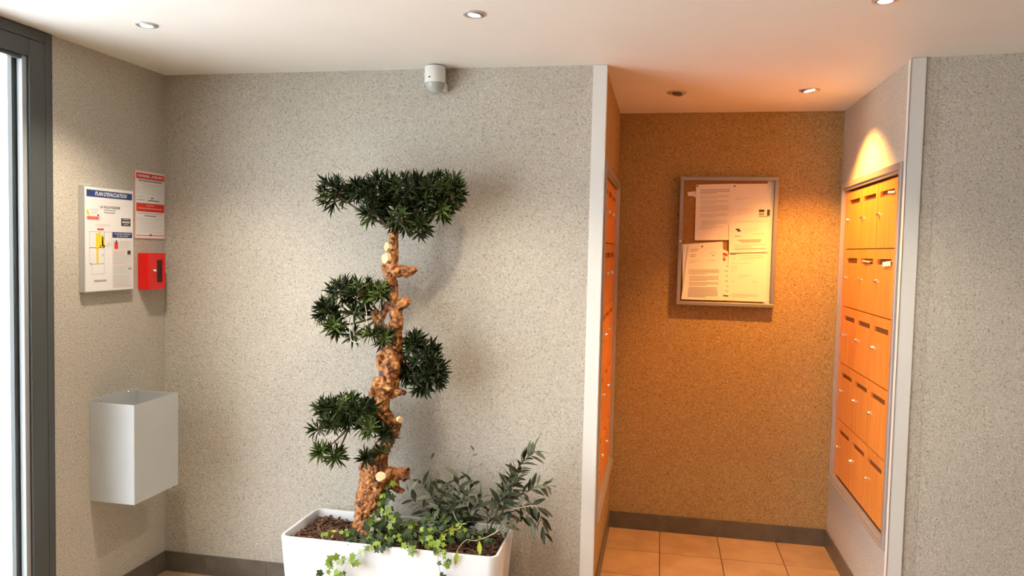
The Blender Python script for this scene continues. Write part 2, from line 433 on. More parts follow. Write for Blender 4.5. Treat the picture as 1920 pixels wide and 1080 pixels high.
# ------------------------------------------------------------------ mailbox banks
def mailbox_bank(side, label, group=None):
    """side +1: bank in the right niche wall facing -X; -1: in the left wall facing +X"""
    xw = XN2 if side > 0 else XN1
    s = side
    t = thing('mailbox_bank', label, 'mailboxes', (xw, (MBY0+MBY1)/2, .42), 'built-in mailbox banks of the niche')
    def bx(b, d0, d1, *r):      # d measured from the wall face, positive into the wall
        a, c = xw+s*d0, xw+s*d1; b.box(min(a, c), max(a, c), *r)
    y0, y1, z0, z1 = 3.469, 4.554, .418, 2.086
    w1 = .030
    # surround, two steps
    for nm, q in (('frame_top', (y0, y1, z1-w1, z1)), ('frame_bottom', (y0, y1, z0, z0+w1)),
                  ('frame_side', (y0, y0+w1, z0+w1, z1-w1)), ('frame_side', (y1-w1, y1, z0+w1, z1-w1))):
        b = MB(); bx(b, -.016, -.0005, *q)
        ya, yb, za, zb = q
        if nm == 'frame_top': bx(b, -.009, .012, y0+w1, y1-w1, z1-w1-.014, z1-w1)
        elif nm == 'frame_bottom': bx(b, -.009, .012, y0+w1, y1-w1, z0+w1, z0+w1+.010); bx(b, -.022, -.016, y0, y1, z0+.006, z0+.014)
        elif ya == y0: bx(b, -.009, .012, y0+w1, y0+w1+.012, z0+w1+.01, z1-w1-.014)
        else: bx(b, -.009, .012, y1-w1-.012, y1-w1, z0+w1+.01, z1-w1-.014)
        b.build(nm, M['mbframe'], t, bevel=.002)
    # carcass behind the doors
    GY = [3.560, 3.862, 4.162, 4.462]; GZ = [2.034, 1.722, 1.409, 1.097, .784, .472]
    if side < 0: GY = [3.556, 3.858, 4.160, 4.462]
    b = MB()
    bx(b, .30, .31, MBY0+.003, MBY1-.003, MBZ0+.003, MBZ1-.003)
    for y in [MBY0+.003, *[g-.0045 for g in GY[:-1]], GY[-1]-.0045, MBY1-.013]: bx(b, .022, .30, y, y+.009, MBZ0+.003, MBZ1-.003)
    for z in [MBZ0+.003, *[g-.0045 for g in GZ], MBZ1-.013]:
        if MBZ0+.002 < z < MBZ1-.008: bx(b, .022, .30, MBY0+.012, MBY1-.013, z, z+.009)
    b.build('carcass', M['inner'], t)
    for nm, ya, yb in (('filler_strip', 3.512, GY[0]-.0015), ('filler_strip', GY[-1]+.0015, 4.512)):
        b = MB(); bx(b, .002, .020, ya, yb, .459, 2.041); b.build(nm, M['orange'], t, bevel=.001)
    b = MB(); bx(b, -.004, .003, 3.525, 3.545, 1.205, 1.245); b.build('latch', M['black'], t, bevel=.001)
    # doors: one mesh shared by the fifteen
    W, Hh = .2965, .3078
    sy0, sy1, sz0, sz1 = -.112, .112, Hh/2-.072, Hh/2-.046     # letter slot
    b = MB(); d = (.002, .020)
    sg = 1 if s > 0 else -1
    def lb(bb, a0, a1, *r): bb.box(min(s*a0, s*a1), max(s*a0, s*a1), *r)
    lb(b, *d, -W/2, W/2, -Hh/2, sz0); lb(b, *d, -W/2, W/2, sz1, Hh/2)
    lb(b, *d, -W/2, sy0, sz0, sz1); lb(b, *d, sy1, W/2, sz0, sz1)
    bm_ = b.mesh('mailbox_door', [M['orange']])
    bm2 = bmesh.new(); bm2.from_mesh(bm_); bmesh.ops.remove_doubles(bm2, verts=bm2.verts, dist=1e-5)
    # drop the internal seams between the four pieces
    seen = {}
    for f in bm2.faces: seen.setdefault(tuple(round(c, 4) for c in f.calc_center_median()), []).append(f)
    kill = [f for v in seen.values() if len(v) > 1 for f in v]; bmesh.ops.delete(bm2, geom=kill, context='FACES')
    bm2.to_mesh(bm_); bm2.free()
    b = MB(); lb(b, .012, .014, sy0, sy1, sz0, sz1-.004); fl_ = b.mesh('letter_flap', [M['flap']])
    b = MB(); rot = Matrix.Rotation(R(-90 if s > 0 else 90), 3, 'Y')
    b.lathe([(.0095, .000), (.0095, .004), (.0075, .011), (.006, .012)], (s*.002, 0, 0), 14, rot=rot)
    b.box(min(-s*.014, -s*.011), max(-s*.014, -s*.011), -.0012, .0012, -.0045, .0045)
    lk_ = b.mesh('lock', [M['chrome']])
    for i in range(3):
        for j in range(5):
            cy, cz = (GY[i]+GY[i+1])/2, (GZ[j]+GZ[j+1])/2
            o = obj('mailbox_door', bm_, t); o.location = (0, cy-(MBY0+MBY1)/2, cz-.42)
            f = obj('letter_flap', fl_, o)
            k = obj('lock', lk_, o); k.location = (0, s*(W/2-.030), Hh/2-.152)
    return t
mailbox_bank(1, 'bank of fifteen orange mailboxes in the right niche wall, doors seen at an angle')
mailbox_bank(-1, 'bank of orange mailboxes in the left niche wall, seen almost edge-on behind the white post')

# mail sticking out of slots on the right
def mail(name, label, cat, y, z, w_, h_, tiltx, m):
    b = MB(); b.box(-.007, .006, -w_/2, w_/2, -.0015, .0015)
    b.box(-.009, -.006, -w_/2+.004, w_/2-.004, -h_, -.0015)
    o = b.build(name, m, bevel=.001); o.location = (XN2+.008-.004, y, z); o.rotation_euler = (R(tiltx), R(-4), 0)
    tag(o, label, cat)
SLOT = -.060
mail('envelope', 'white envelope sticking out of the top nearest slot of the right mailboxes', 'letter', 3.635, 2.034+SLOT, .10, .008, 4, M['paper'])
mail('envelope', 'bulging white envelope in the second slot down, nearest column of the right mailboxes', 'letter', 3.655, 1.722+SLOT, .13, .020, -3, M['paper'])
mail('leaflet', 'pink and red leaflet in the second-row middle slot of the right mailboxes', 'leaflet', 4.01, 1.722+SLOT, .15, .006, 2, M['pinkprint'])

# ------------------------------------------------------------------ notice board with papers
BY = D2
def bp(zx, zy, Y): return at(1250+zx/3.726, 310+zy/3.726, 1, Y)
t = thing('notice_board', 'grey framed glazed notice board full of papers on the niche back wall', 'notice board', (.366, BY, 1.376))
x0, x1, z0, z1 = .091, .642, 1.377, 2.126
F = .022; YF = BY-.045
for nm, q in (('frame_rail', (x0, x1, z1-F, z1)), ('frame_rail', (x0, x1, z0, z0+F)), ('frame_stile', (x0, x0+F, z0+F, z1-F)), ('frame_stile', (x1-F, x1, z0+F, z1-F))):
    b = MB(); b.box(q[0], q[1], YF, BY-.001, q[2], q[3]); b.build(nm, M['aludark'], t, bevel=.003)
b = MB(); b.box(x0+F, x1-F, BY-.012, BY-.001, z0+F, z1-F); b.build('cork_backing', M['cork'], t)
b = MB(); b.box(x1-F-.036, x1-F, BY-.016, BY-.012, z0+F, z1-F); tag(b.build('inner_strip', M['trim'], t), 'pale vertical strip inside the right edge')
b = MB(); b.box(x0+F, x1-F, YF+.006, YF+.009, z0+F, z1-F); b.build('glass_pane', M['glass_matt'], t)
b = MB(); rot = Matrix.Rotation(R(90), 3, 'X'); b.lathe([(.006, 0), (.006, .003), (.004, .004)], (x0+F/2, YF, 1.75), 14, rot=rot); b.build('lock', M['chrome'], t)

PY = [BY-.0135]
def sheet(label, corners, lines, extra=(), lean=0):
    """a sheet of paper inside the board; corners in the detail view (tl, tr, br, bl); lines: (u0,u1,v, shade)"""
    PY[0] -= .0024; Y = PY[0]
    c = [bp(*q, Y) for q in corners]
    o_ = (c[0]+c[1]+c[2]+c[3])/4
    b = MB(); P = lambda u, v, dy=0: (c[0]*(1-u)+c[1]*u)*(1-v)+(c[3]*(1-u)+c[2]*u)*v + Vector((0, dy, 0))
    n = 6
    for i in range(n):      # gently waved sheet with a real thickness
        for j in range(n):
            f = lambda u, v: Vector((0, -.0004*math.sin(u*5+v*3)-.0004, 0))
            b.face([P(i/n, j/n)+f(i/n, j/n), P((i+1)/n, j/n)+f((i+1)/n, j/n), P((i+1)/n, (j+1)/n)+f((i+1)/n, (j+1)/n), P(i/n, (j+1)/n)+f(i/n, (j+1)/n)])
    for e in ((0, 0, 1, 0), (1, 0, 1, 1), (1, 1, 0, 1), (0, 1, 0, 0)):
        b.face([P(e[0], e[1], -.0003), P(e[2], e[3], -.0003), P(e[2], e[3], .0004), P(e[0], e[1], .0004)])
    b.face([P(0, 0, .0004), P(0, 1, .0004), P(1, 1, .0004), P(1, 0, .0004)])
    s = b.build('paper_sheet', M['paper'], origin=o_); tag(s, label, 'paper', 'papers in the notice board')
    b = MB(); k = 0
    for (u0, u1, v, h, mi) in lines:
        b.face([P(u0, v, -.0011), P(u1, v, -.0011), P(u1, v+h, -.0011), P(u0, v+h, -.0011)], mi)
    if lines: b.build('print', [M['greyprint'], M['lightprint'], M['print'], M['redprint'], M['pinkprint']], s)
    return s
def para(u0, u1, v0, n, dv, seed, mi=1, h=.010, last=.6):
    r = random.Random(seed)
    return [(u0, (u1 if k < n-1 else u0+(u1-u0)*last)-r.random()*.03, v0+k*dv, h, mi) for k in range(n)]
sheet('letter with small printed heading at top right of the notice board', ((452, 130), (730, 128), (717, 402), (450, 405)),
      para(.1, .45, .35, 2, .05, 1)+para(.15, .6, .64, 3, .06, 2)+[(.72, .86, .66, .06, 2), (.72, .86, .74, .07, 0), (.93, 1, .66, .16, 2), (.72, .98, .83, .015, 2), (.1, .95, .95, .012, 1), (.85, .95, .45, .012, 1)])
sheet('large sheet of close grey type at the upper left of the notice board', ((205, 135), (470, 128), (438, 522), (196, 524)),
      para(.12, .92, .09, 4, .022, 3, 0)+para(.12, .9, .20, 3, .025, 4)+para(.12, .9, .29, 3, .025, 5)+para(.12, .92, .38, 5, .024, 6)+para(.12, .9, .53, 3, .025, 7)+para(.18, .92, .65, 4, .024, 8)+para(.12, .8, .76, 2, .03, 9))
sheet('sheet with a ruled upper edge at the lower right of the notice board', ((432, 612), (705, 612), (692, 955), (425, 945)),
      [(.05, .2, .02, .012, 2)]+para(.3, .9, .05, 3, .04, 10)+para(.08, .2, .1, 2, .04, 11)+para(.08, .95, .21, 1, .03, 12)+para(.08, .25, .27, 4, .035, 13)+para(.25, .6, .46, 2, .04, 14)+para(.08, .3, .59, 1, .04, 15)+[(.62, .78, .59, .01, 1)]+para(.1, .8, .85, 3, .03, 16))
sheet('sheet with a small dark emblem at the middle right of the notice board', ((436, 402), (714, 400), (708, 610), (434, 618)),
      [(.17, .27, .19, .05, 2), (.21, .30, .24, .05, 2)]+para(.36, .75, .17, 3, .065, 17)+[(.6, .9, .36, .02, 1), (.14, .3, .42, .03, 0), (.22, .82, .55, .04, 0), (.30, .80, .61, .03, 0)]+para(.14, .93, .72, 2, .06, 18, 1, .02)+[(.14, .93, .84, .03, 0), (.02, .98, .975, .015, 2)])
sheet('tilted sheet peeping out at the far left of the lower stack on the notice board', ((110, 552), (392, 532), (400, 900), (112, 930)), [])
sheet('sheet with red marks between the lower papers of the notice board', ((350, 570), (428, 600), (432, 945), (360, 940)),
      [(.52, .95, .06, .05, 3), (.50, .80, .11, .06, 4), (.50, .75, .17, .05, 3), (.8, .98, .3, .02, 0), (.7, .98, .4, .02, 0), (.75, .98, .5, .02, 0), (.7, .98, .6, .02, 0), (.8, .98, .7, .02, 0), (.75, .98, .8, .02, 0), (.45, .98, .895, .025, 2)])
sheet('front letter of dense type leaning left at the bottom left of the notice board', ((150, 560), (392, 548), (395, 945), (102, 935)),
      [(.08, .32, .07, .012, 0), (.08, .28, .10, .012, 0), (.10, .26, .17, .012, 0), (.10, .24, .20, .012, 0)]+para(.1, .4, .28, 2, .03, 19)+[(.6, .8, .15, .012, 1), (.7, .76, .19, .02, 0), (.6, .78, .28, .012, 1)]+para(.1, .92, .45, 4, .024, 20, 0)+para(.14, .9, .57, 4, .024, 21, 0)+para(.14, .9, .68, 3, .024, 22, 0)+para(.14, .88, .77, 8, .024, 23, 0, .013))
# torn scrap and pins
b = MB(); c = [bp(*q, BY-.0145) for q in ((145, 188), (200, 180), (205, 225), (180, 215), (150, 215))]
b.face(c); b.face([p+Vector((0, .0008, 0)) for p in reversed(c)])
for i in range(5): b.face([c[i], c[(i+1) % 5], c[(i+1) % 5]+Vector((0, .0008, 0)), c[i]+Vector((0, .0008, 0))])
tag(b.build('paper_scrap', M['paper'], origin=c[0]), 'small torn scrap of paper at the upper left of the notice board', 'paper')
for q, lab in (((215, 145), 'dark pin at the top left corner of the close-typed sheet'), ((475, 145), 'dark pin between the two upper sheets'), ((249, 566), 'dark pin at the top of the front lower-left letter')):
    c = bp(*q, PY[0]-.001); b = MB(); b.lathe([(.0045, 0), (.0045, .001), (.003, .004)], c, 10, rot=Matrix.Rotation(R(90), 3, 'X'))
    tag(b.build('drawing_pin', M['black'], origin=c, smooth=True), lab, 'pin')

# ------------------------------------------------------------------ evacuation plan, safety notice
def printed(root, x, y0, y1, z0, z1, rects, mats, name='print'):
    b = MB()
    P = lambda u, v: (y0+(y1-y0)*u, z1-(z1-z0)*v)
    for (u0, u1, v0, v1, mi, lay) in rects:
        a, c = P(u0, v0), P(u1, v1); X = x+.0004*lay
        b.face([(X, a[0], c[1]), (X, c[0], c[1]), (X, c[0], a[1]), (X, a[0], a[1])], mi)
    return b.build(name, mats, root)
def wall_text(root, s, x, y, z, size, m, width, shear=0, bold=0):
    me = text_mesh(s, size, shear, bold, width=width); me.materials.clear(); me.materials.append(m)
    o = obj('lettering', me, root); o.matrix_parent_inverse = Matrix(); o.location = Vector((x, y, z))-parent_world(root)
    o.rotation_euler = (R(90), 0, R(90)); return o
PM = [M['blue'], M['redprint'], M['print'], M['greyprint'], M['lightprint'], M['yellow'], M['pinkprint'], M['panelprint'], M['signface']]
ey0, ey1, ez0, ez1 = 2.838, 3.146, 1.452, 1.911
t = thing('evacuation_plan', 'white evacuation plan panel with blue title band on the left wall', 'sign', (XL, 2.99, ez0))
b = MB(); b.box(XL+.0005, XL+.028, ey0, ey1, ez0, ez1); b.build('panel_box', M['alu'], t, bevel=.002)
b = MB(); b.box(XL+.028, XL+.0295, ey0+.004, ey1-.004, ez0+.004, ez1-.004); b.build('printed_face', M['signface'], t)
rc = [(.04, .965, .035, .100, 0, 1)]
rc += [(.37, .62, .213, .222, 3, 1), (.38, .60, .235, .245, 3, 1)]
rc += [(.04, .29, .280, .318, 6, 1), (.04, .075, .225, .265, 5, 1), (.07, .095, .25, .278, 5, 1), (.25, .275, .262, .280, 2, 1), (.10, .26, .215, .222, 4, 1), (.12, .24, .235, .241, 4, 1), (.12, .24, .25, .256, 4, 1)]
rc += [(.06+.03*k, .078+.03*k, .287, .312, 1, 2) for k in range(7)]
rc += [(.73, .93, .285, .362, 2, 1), (.76, .90, .293, .300, 4, 2), (.75, .91, .315, .332, 4, 2), (.78, .88, .343, .35, 4, 2)]
def outline(u0, u1, v0, v1, th=.0045, mi=3): return [(u0, u1, v0, v0+.003, mi, 1), (u0, u1, v1-.003, v1, mi, 1), (u0, u0+th, v0, v1, mi, 1), (u1-th, u1, v0, v1, mi, 1)]
rc += outline(.09, .38, .425, .580)+outline(.38, .53, .425, .555)+outline(.09, .38, .577, .735)+outline(.13, .38, .732, .830)+outline(.21, .50, .355, .372, .003, 4)
rc += [(.215, .27, .44, .60, 5, 2), (.27, .36, .455, .575, 5, 2), (.33, .385, .475, .565, 5, 2), (.225, .262, .60, .735, 5, 2), (.24, .37, .395, .410, 1, 2), (.345, .385, .485, .50, 3, 3), (.355, .39, .555, .575, 2, 3), (.29, .32, .555, .57, 1, 3), (.27, .285, .42, .455, 4, 3), (.30, .315, .42, .45, 4, 3)]
rc += [(.18, .42, .885, .905, 3, 1), (.44, .50, .53, .54, 4, 1), (.44, .48, .56, .57, 4, 1), (.33, .37, .64, .655, 4, 1), (.10, .13, .722, .738, 3, 2)]
rc += [(.545, .97, .505, .975, 7, 1), (.545, .965, .425, .480, 0, 1), (.585, .66, .525, .590, 1, 2), (.61, .64, .505, .53, 2, 2), (.86, .93, .605, .645, 2, 2), (.87, .95, .775, .797, 3, 2)]
rg = random.Random(3)
for k in range(30):
    v = .515+k*.0152
    if .585 < v < .60 or .735 < v < .75 or .82 < v < .84: continue
    u0 = .69 if v < .59 else .56; u1 = .95-rg.random()*.12 if not (.60 < v < .65 or .77 < v < .80) else .80
    rc.append((u0, u1, v, v+.006, 4 if k % 7 else 6, 2))
printed(t, XL+.0296, ey0, ey1, ez0, ez1, rc, PM)
wall_text(t, "PLAN D'EVACUATION", XL+.0306, ey0+.52*.308, ez1-.069*.459, .024, M['signface'], .20, shear=.25, bold=.0006)
wall_text(t, "LA VILLA FLEURIE", XL+.0302, ey0+.50*.308, ez1-.190*.459, .015, M['print'], .125, bold=.0003)
wall_text(t, "CONSIGNES GENERALES", XL+.0306, ey0+.755*.308, ez1-.443*.459, .010, M['signface'], .108)
wall_text(t, "DE SECURITE", XL+.0306, ey0+.755*.308, ez1-.465*.459, .010, M['signface'], .075)

ny0, ny1, nz0, nz1 = 3.188, 3.408, 1.690, 2.014
t = thing('safety_notice', 'red and white fire safety notice pinned above the red key box', 'sign', (XL, 3.30, nz0))
b = MB(); b.box(XL+.0006, XL+.0045, ny0, ny1, nz0, nz1); tag(b.build('board', M['pinkprint'], t, bevel=.001), 'thin board with a pale red edge')
rc = [(.015, .985, .010, .990, 8, 1), (.04, .97, .035, .120, 1, 2), (.04, .97, .475, .600, 1, 2), (.04, .97, .945, .955, 1, 2)]
rc += [(.12, .92, .145, .150, 2, 2), (.2, .85, .190, .196, 6, 2), (.25, .75, .215, .222, 6, 2), (.06, .9, .252, .257, 4, 2), (.06, .9, .285, .289, 4, 2), (.06, .85, .32, .324, 4, 2), (.06, .25, .375, .385, 4, 2), (.06, .3, .425, .435, 3, 2), (.52, .60, .385, .40, 2, 2), (.42, .80, .425, .437, 2, 2), (.1, .9, .622, .632, 3, 2), (.3, .7, .655, .665, 2, 2), (.36, .62, .50, .513, 6, 3), (.08, .9, .545, .558, 6, 3)]
rc += [(.06, .9-.1*(k % 3), .70+.033*k, .706+.033*k, 4, 2) for k in range(7)]
printed(t, XL+.0046, ny0, ny1, nz0, nz1, rc, PM)
wall_text(t, "CONSIGNES DE SECURITE", XL+.0060, 3.298, nz1-.078*.324, .016, M['signface'], .185, shear=.1, bold=.0004)
wall_text(t, "EN CAS D'INCENDIE", XL+.0057, 3.298, nz1-.148*.324, .012, M['print'], .165, bold=.0002)
for zz in (nz1-.022, nz0+.018):
    b = MB(); b.lathe([(.005, 0), (.005, .002), (.003, .004)], (XL+.006, 3.298, zz), 12, rot=Matrix.Rotation(R(90), 3, 'Y')); b.build('screw', M['print'], t, smooth=True)

# ------------------------------------------------------------------ red key box
ky0, ky1, kz0, kz1, kx = 3.212, 3.334, 1.449, 1.622, XL+.060
t = thing('fire_key_box', 'small red emergency key box with dark window in the wall corner', 'key box', (XL, 3.27, kz0))
b = MB(); b.box(XL+.0006, kx-.006, ky0, ky1, kz0, kz1); b.build('box_body', M['red'], t, bevel=.003)
b = MB(); fy0, fy1, fz0, fz1 = ky0+.060, ky1-.020, kz0+.032, kz1-.034
b.box(kx-.0055, kx, ky0, fy0, kz0, kz1); b.box(kx-.0055, kx, fy1, ky1, kz0, kz1); b.box(kx-.0055, kx, fy0, fy1, kz0, fz0); b.box(kx-.0055, kx, fy0, fy1, fz1, kz1)
d_ = b.build('box_lid', M['red'], t)
b = MB(); b.box(kx-.0055, kx-.003, fy0, fy1, fz0, fz1); b.build('window', M['smoked'], d_)
b = MB(); b.lathe([(.0085, 0), (.0085, .004), (.006, .012), (.005, .013)], (kx, ky0+.036, 1.538), 20, rot=Matrix.Rotation(R(90), 3, 'Y')); b.build('lock', M['chrome'], t, smooth=True)

# ------------------------------------------------------------------ wall bin
bx0, bx1, by0, by1, bz0, bz1 = XL+.004, XL+.222, 2.897, 3.203, .525, .966
t = thing('wall_bin', 'light grey open-topped steel litter bin fixed to the left wall', 'bin', (XL, 3.05, bz0))
b = MB(); th = .0025
b.box(bx0, bx1, by0, by1, bz0, bz0+th)
b.box(bx1-th, bx1, by0, by1, bz0+th, bz1); b.box(bx0, bx1-th, by0, by0+th, bz0+th, bz1); b.box(bx0, bx1-th, by1-th, by1, bz0+th, bz1)
b.build('bin_body', M['bin'], t, bevel=.001)
b = MB(); b.box(XL+.0008, bx0, by0, by1, bz0, bz1+.012); b.build('back_plate', M['bin'], t)
for yy in (by0+.060, by1-.065):
    b = MB(); b.lathe([(.007, 0), (.007, .002), (.0045, .006)], (bx0, yy, bz1+.002), 14, rot=Matrix.Rotation(R(90), 3, 'Y')); b.build('screw', M['chrome'], t, smooth=True)
b = MB(); b.lathe([(.009, -.006), (.009, .002), (.007, .003)], (bx1-.018, by1-.014, bz0-.003), 12); b.build('rubber_foot', M['black'], t)

# ------------------------------------------------------------------ motion sensor in the wall / ceiling corner
sx, sy = -1.034, D1-.062
t = thing('motion_sensor', 'white cylindrical motion sensor where the back wall meets the ceiling', 'sensor', (sx, D1, 2.42))
b = MB(); b.lathe([(.047, -.040), (.047, .030), (.044, .034)], (sx, sy, 2.462), 36)
b.box(sx-.034, sx+.034, sy, D1-.001, 2.424, 2.494)
b.build('housing', M['white'], t, smooth=True)
b = MB(); b.lathe([(.014, -.036), (.032, -.027), (.042, -.010), (.0445, .004), (.0445, .008)], (sx, sy, 2.414), 32)
b.build('lens', M['lens'], t, smooth=True)
b = MB(); b.box(sx+.020, sx+.047, sy+.006, D1-.001, 2.396, 2.426); b.build('cable_block', M['white'], t, bevel=.004)
b = MB(); b.lathe([(.0035, 0), (.0035, .003)], (sx-.012, sy-.0455, 2.442), 10, rot=Matrix.Rotation(R(90), 3, 'X')); b.build('indicator_light', M['black'], t)

# ------------------------------------------------------------------ planter
px0, px1, py0, py1, pz = -1.598, -.622, 2.995, 3.375, .412
t = thing('planter', 'long white rectangular planter with rounded corners against the back wall', 'planter', ((px0+px1)/2, (py0+py1)/2, 0))
def rrect(x0, x1, y0, y1, r, n=6):
    out = []
    for cx, cy, a0 in ((x1-r, y1-r, 0), (x0+r, y1-r, 90), (x0+r, y0+r, 180), (x1-r, y0+r, 270)):
        for k in range(n+1):
            a = R(a0+90*k/n); out.append((cx+r*math.cos(a), cy+r*math.sin(a)))
    return out
b = MB()
rings = []
for (ins, z, rr) in ((.03, .0, .03), (.028, .01, .035), (0, pz-.006, .042), (.003, pz, .040), (.014, pz, .030), (.017, pz-.006, .028), (.020, pz-.12, .026)):
    base = len(b.v); q = rrect(px0+ins, px1-ins, py0+ins, py1-ins, rr); b.v += [(x, y, z) for x, y in q]; rings.append(base); n_ = len(q)
for i in range(len(rings)-1):
    for k in range(n_): b.f.append((rings[i]+k, rings[i]+(k+1) % n_, rings[i+1]+(k+1) % n_, rings[i+1]+k)); b.mi.append(0)
b.f.append(tuple(rings[0]+k for k in range(n_))); b.mi.append(0)
b.f.append(tuple(rings[-1]+k for k in range(n_))); b.mi.append(0)
b.build('shell', M['planter'], t, smooth=True)
# soil surface with bark chips
SZ = .372
def soil_h(x, y): return SZ + .012*noise.noise(Vector((x*9, y*9, 1))) + .006*noise.noise(Vector((x*40, y*40, 3)))
b = MB(); nx, ny = 60, 24; ax0, ax1, ay0, ay1 = px0+.020, px1-.020, py0+.020, py1-.020
g0 = len(b.v)
for j in range(ny+1):
    for i in range(nx+1):
        x = ax0+(ax1-ax0)*i/nx; y = ay0+(ay1-ay0)*j/ny; b.v.append((x, y, soil_h(x, y)))
for j in range(ny):
    for i in range(nx):
        if (i in (0, nx-1)) and (j in (0, ny-1)): continue
        a = j*(nx+1)+i; b.f.append((a, a+1, a+nx+2, a+nx+1)); b.mi.append(0)
rs = random.Random(5)
for k in range(1500):
    x = rs.uniform(ax0+.012, ax1-.012); y = rs.uniform(ay0+.01, ay1-.01); z = soil_h(x, y)+rs.uniform(0, .010)
    e = Euler((rs.uniform(-.7, .7), rs.uniform(-.7, .7), rs.uniform(0, 6.3))).to_matrix(); l, w_, h = rs.uniform(.006, .017), rs.uniform(.002, .006), rs.uniform(.001, .003)
    n = len(b.v)
    b.v += [tuple(Vector((x, y, z)) + e @ Vector((sx_*l, sy_*w_, sz_*h))) for sz_ in (-1, 1) for sy_ in (-1, 1) for sx_ in (-1, 1)]
    for q in ((0, 2, 3, 1), (4, 5, 7, 6), (0, 1, 5, 4), (2, 6, 7, 3), (0, 4, 6, 2), (1, 3, 7, 5)): b.f.append(tuple(n+i for i in q)); b.mi.append(1)
tag(b.build('bark_mulch', [M['soil'], M['chip']], origin=((px0+px1)/2, (py0+py1)/2, SZ)), 'reddish brown bark mulch filling the white planter', 'mulch', kind='stuff')

# ------------------------------------------------------------------ bonsai-like tree
TY = 3.185
def tp(px, py, y=TY): return at(px, py, 1, y)
PXM = 426.
base = tp(692, 985); base.z = SZ-.01
tree = thing('bonsai_tree', 'tall gnarled bonsai tree with orange bark and dark clipped foliage pads', 'tree', base)
def smooth_path(pts, n=6):
    out = []
    P = [Vector(p) for p in pts]
    for i in range(len(P)-1):
        p0, p1, p2, p3 = P[max(i-1, 0)], P[i], P[i+1], P[min(i+2, len(P)-1)]
        for k in range(n):
            t_ = k/n
            out.append(.5*((2*p1)+(-p0+p2)*t_+(2*p0-5*p1+4*p2-p3)*t_*t_+(-p0+3*p1-3*p2+p3)*t_**3))
    out.append(P[-1]); return out
def interp(vals, n=6):
    o = []
    for i in range(len(vals)-1):
        for k in range(n): o.append(vals[i]+(vals[i+1]-vals[i])*k/n)
    return o+[vals[-1]]
tm = MB()
def limb(spec, n=12):
    pts = [tp(a, c, TY+dy) for a, c, dy, r in spec]; rad = [r/PXM for a, c, dy, r in spec]
    tm.tube(smooth_path(pts), interp(rad), n)
# (photo x, photo y, depth offset, radius in px)
limb([(688, 1000, 0, 26), (690, 965, 0, 24), (697, 925, 0, 27), (702, 892, 0, 27), (706, 862, 0, 20), (722, 838, .01, 12), (731, 812, .015, 11), (730, 790, .01, 13), (716, 768, 0, 15), (718, 745, 0, 15), (728, 722, 0, 22), (731, 700, 0, 22), (737, 672, 0, 18), (738, 648, 0, 19), (742, 618, 0, 13), (743, 592, 0, 13), (738, 562, 0, 9), (735, 530, 0, 10), (733, 505, 0, 13), (738, 482, 0, 10), (738, 455, 0, 10), (738, 425, 0, 7)])
# twisted second strands
limb([(676, 985, .02, 12), (678, 940, .02, 13), (690, 900, -.02, 12), (686, 872, -.01, 12), (700, 850, .0, 10)])
limb([(704, 985, -.03, 11), (700, 945, -.04, 10), (710, 915, -.045, 10), (713, 895, -.06, 12)])
limb([(708, 905, 0, 22), (730, 892, 0, 17), (750, 890, 0, 11), (766, 888, 0, 12)])
limb([(712, 905, 0, 18), (735, 905, 0, 13), (748, 915, 0, 7), (756, 924, 0, 4)])
limb([(712, 905, 0, 14), (722, 922, 0, 9), (727, 934, 0, 4)])
limb([(726, 838, 0, 9), (738, 815, 0, 9), (745, 795, 0, 8), (747, 788, -.01, 9)])
limb([(700, 740, 0, 10), (712, 722, -.02, 15), (712, 706, -.02, 9)])
limb([(735, 735, 0, 13), (752, 734, -.01, 7), (760, 738, 0, 3)])
limb([(748, 650, -.01, 13), (722, 640, -.02, 10), (714, 628, -.02, 7), (710, 612, -.01, 6)])
limb([(728, 640, -.01, 9), (712, 610, 0, 9), (704, 590, 0, 8), (700, 582, 0, 5)])
limb([(712, 600, 0, 8), (722, 580, .01, 8), (734, 565, 0, 8)])
limb([(744, 575, 0, 10), (758, 568, .01, 11), (768, 563, .01, 8)])
limb([(734, 508, 0, 14), (752, 508, -.01, 12), (766, 510, -.01, 10), (781, 503, -.01, 5)])
limb([(730, 512, 0, 9), (722, 505, 0, 8), (720, 495, 0, 5)])
limb([(738, 480, 0, 9), (728, 483, -.02, 8), (722, 483, -.03, 8)])
limb([(738, 458, 0, 9), (730, 461, -.02, 7), (725, 462, -.028, 6)])
limb([(725, 700, 0, 12), (712, 672, -.01, 8), (722, 655, -.02, 9)])
tmesh = tm.mesh('trunk', [M['bark']])
trunk = obj('trunk', tmesh)
rm = trunk.modifiers.new('r', 'REMESH'); rm.mode = 'VOXEL'; rm.voxel_size = .0042; rm.use_smooth_shade = True
dg = bpy.context.evaluated_depsgraph_get(); dg.update()
nm_ = bpy.data.meshes.new_from_object(trunk.evaluated_get(dg)); trunk.modifiers.clear(); trunk.data = nm_; bpy.data.meshes.remove(tmesh)
nm_.materials.clear(); nm_.materials.append(M['bark'])
nrm = [v.normal.copy() for v in nm_.vertices]
for v, n in zip(nm_.vertices, nrm):
    p = v.co
    q = Vector((p.x*38+p.z*14, p.y*38, p.z*22))
    d = .0075*noise.noise(q) + .0045*noise.noise(p*75) + .002*noise.noise(p*160)
    rg_ = abs(noise.noise(Vector((p.x*30+p.z*20, p.y*30-p.z*16, p.z*9))))
    d -= .008*max(0, .16-rg_)/.16
    amp = 1.0+.45*max(0, min(1, (.95-p.z)/.35))
    v.co = p + n*d*amp - base
nm_.polygons.foreach_set('use_smooth', [True]*len(nm_.polygons))
trunk.parent = tree
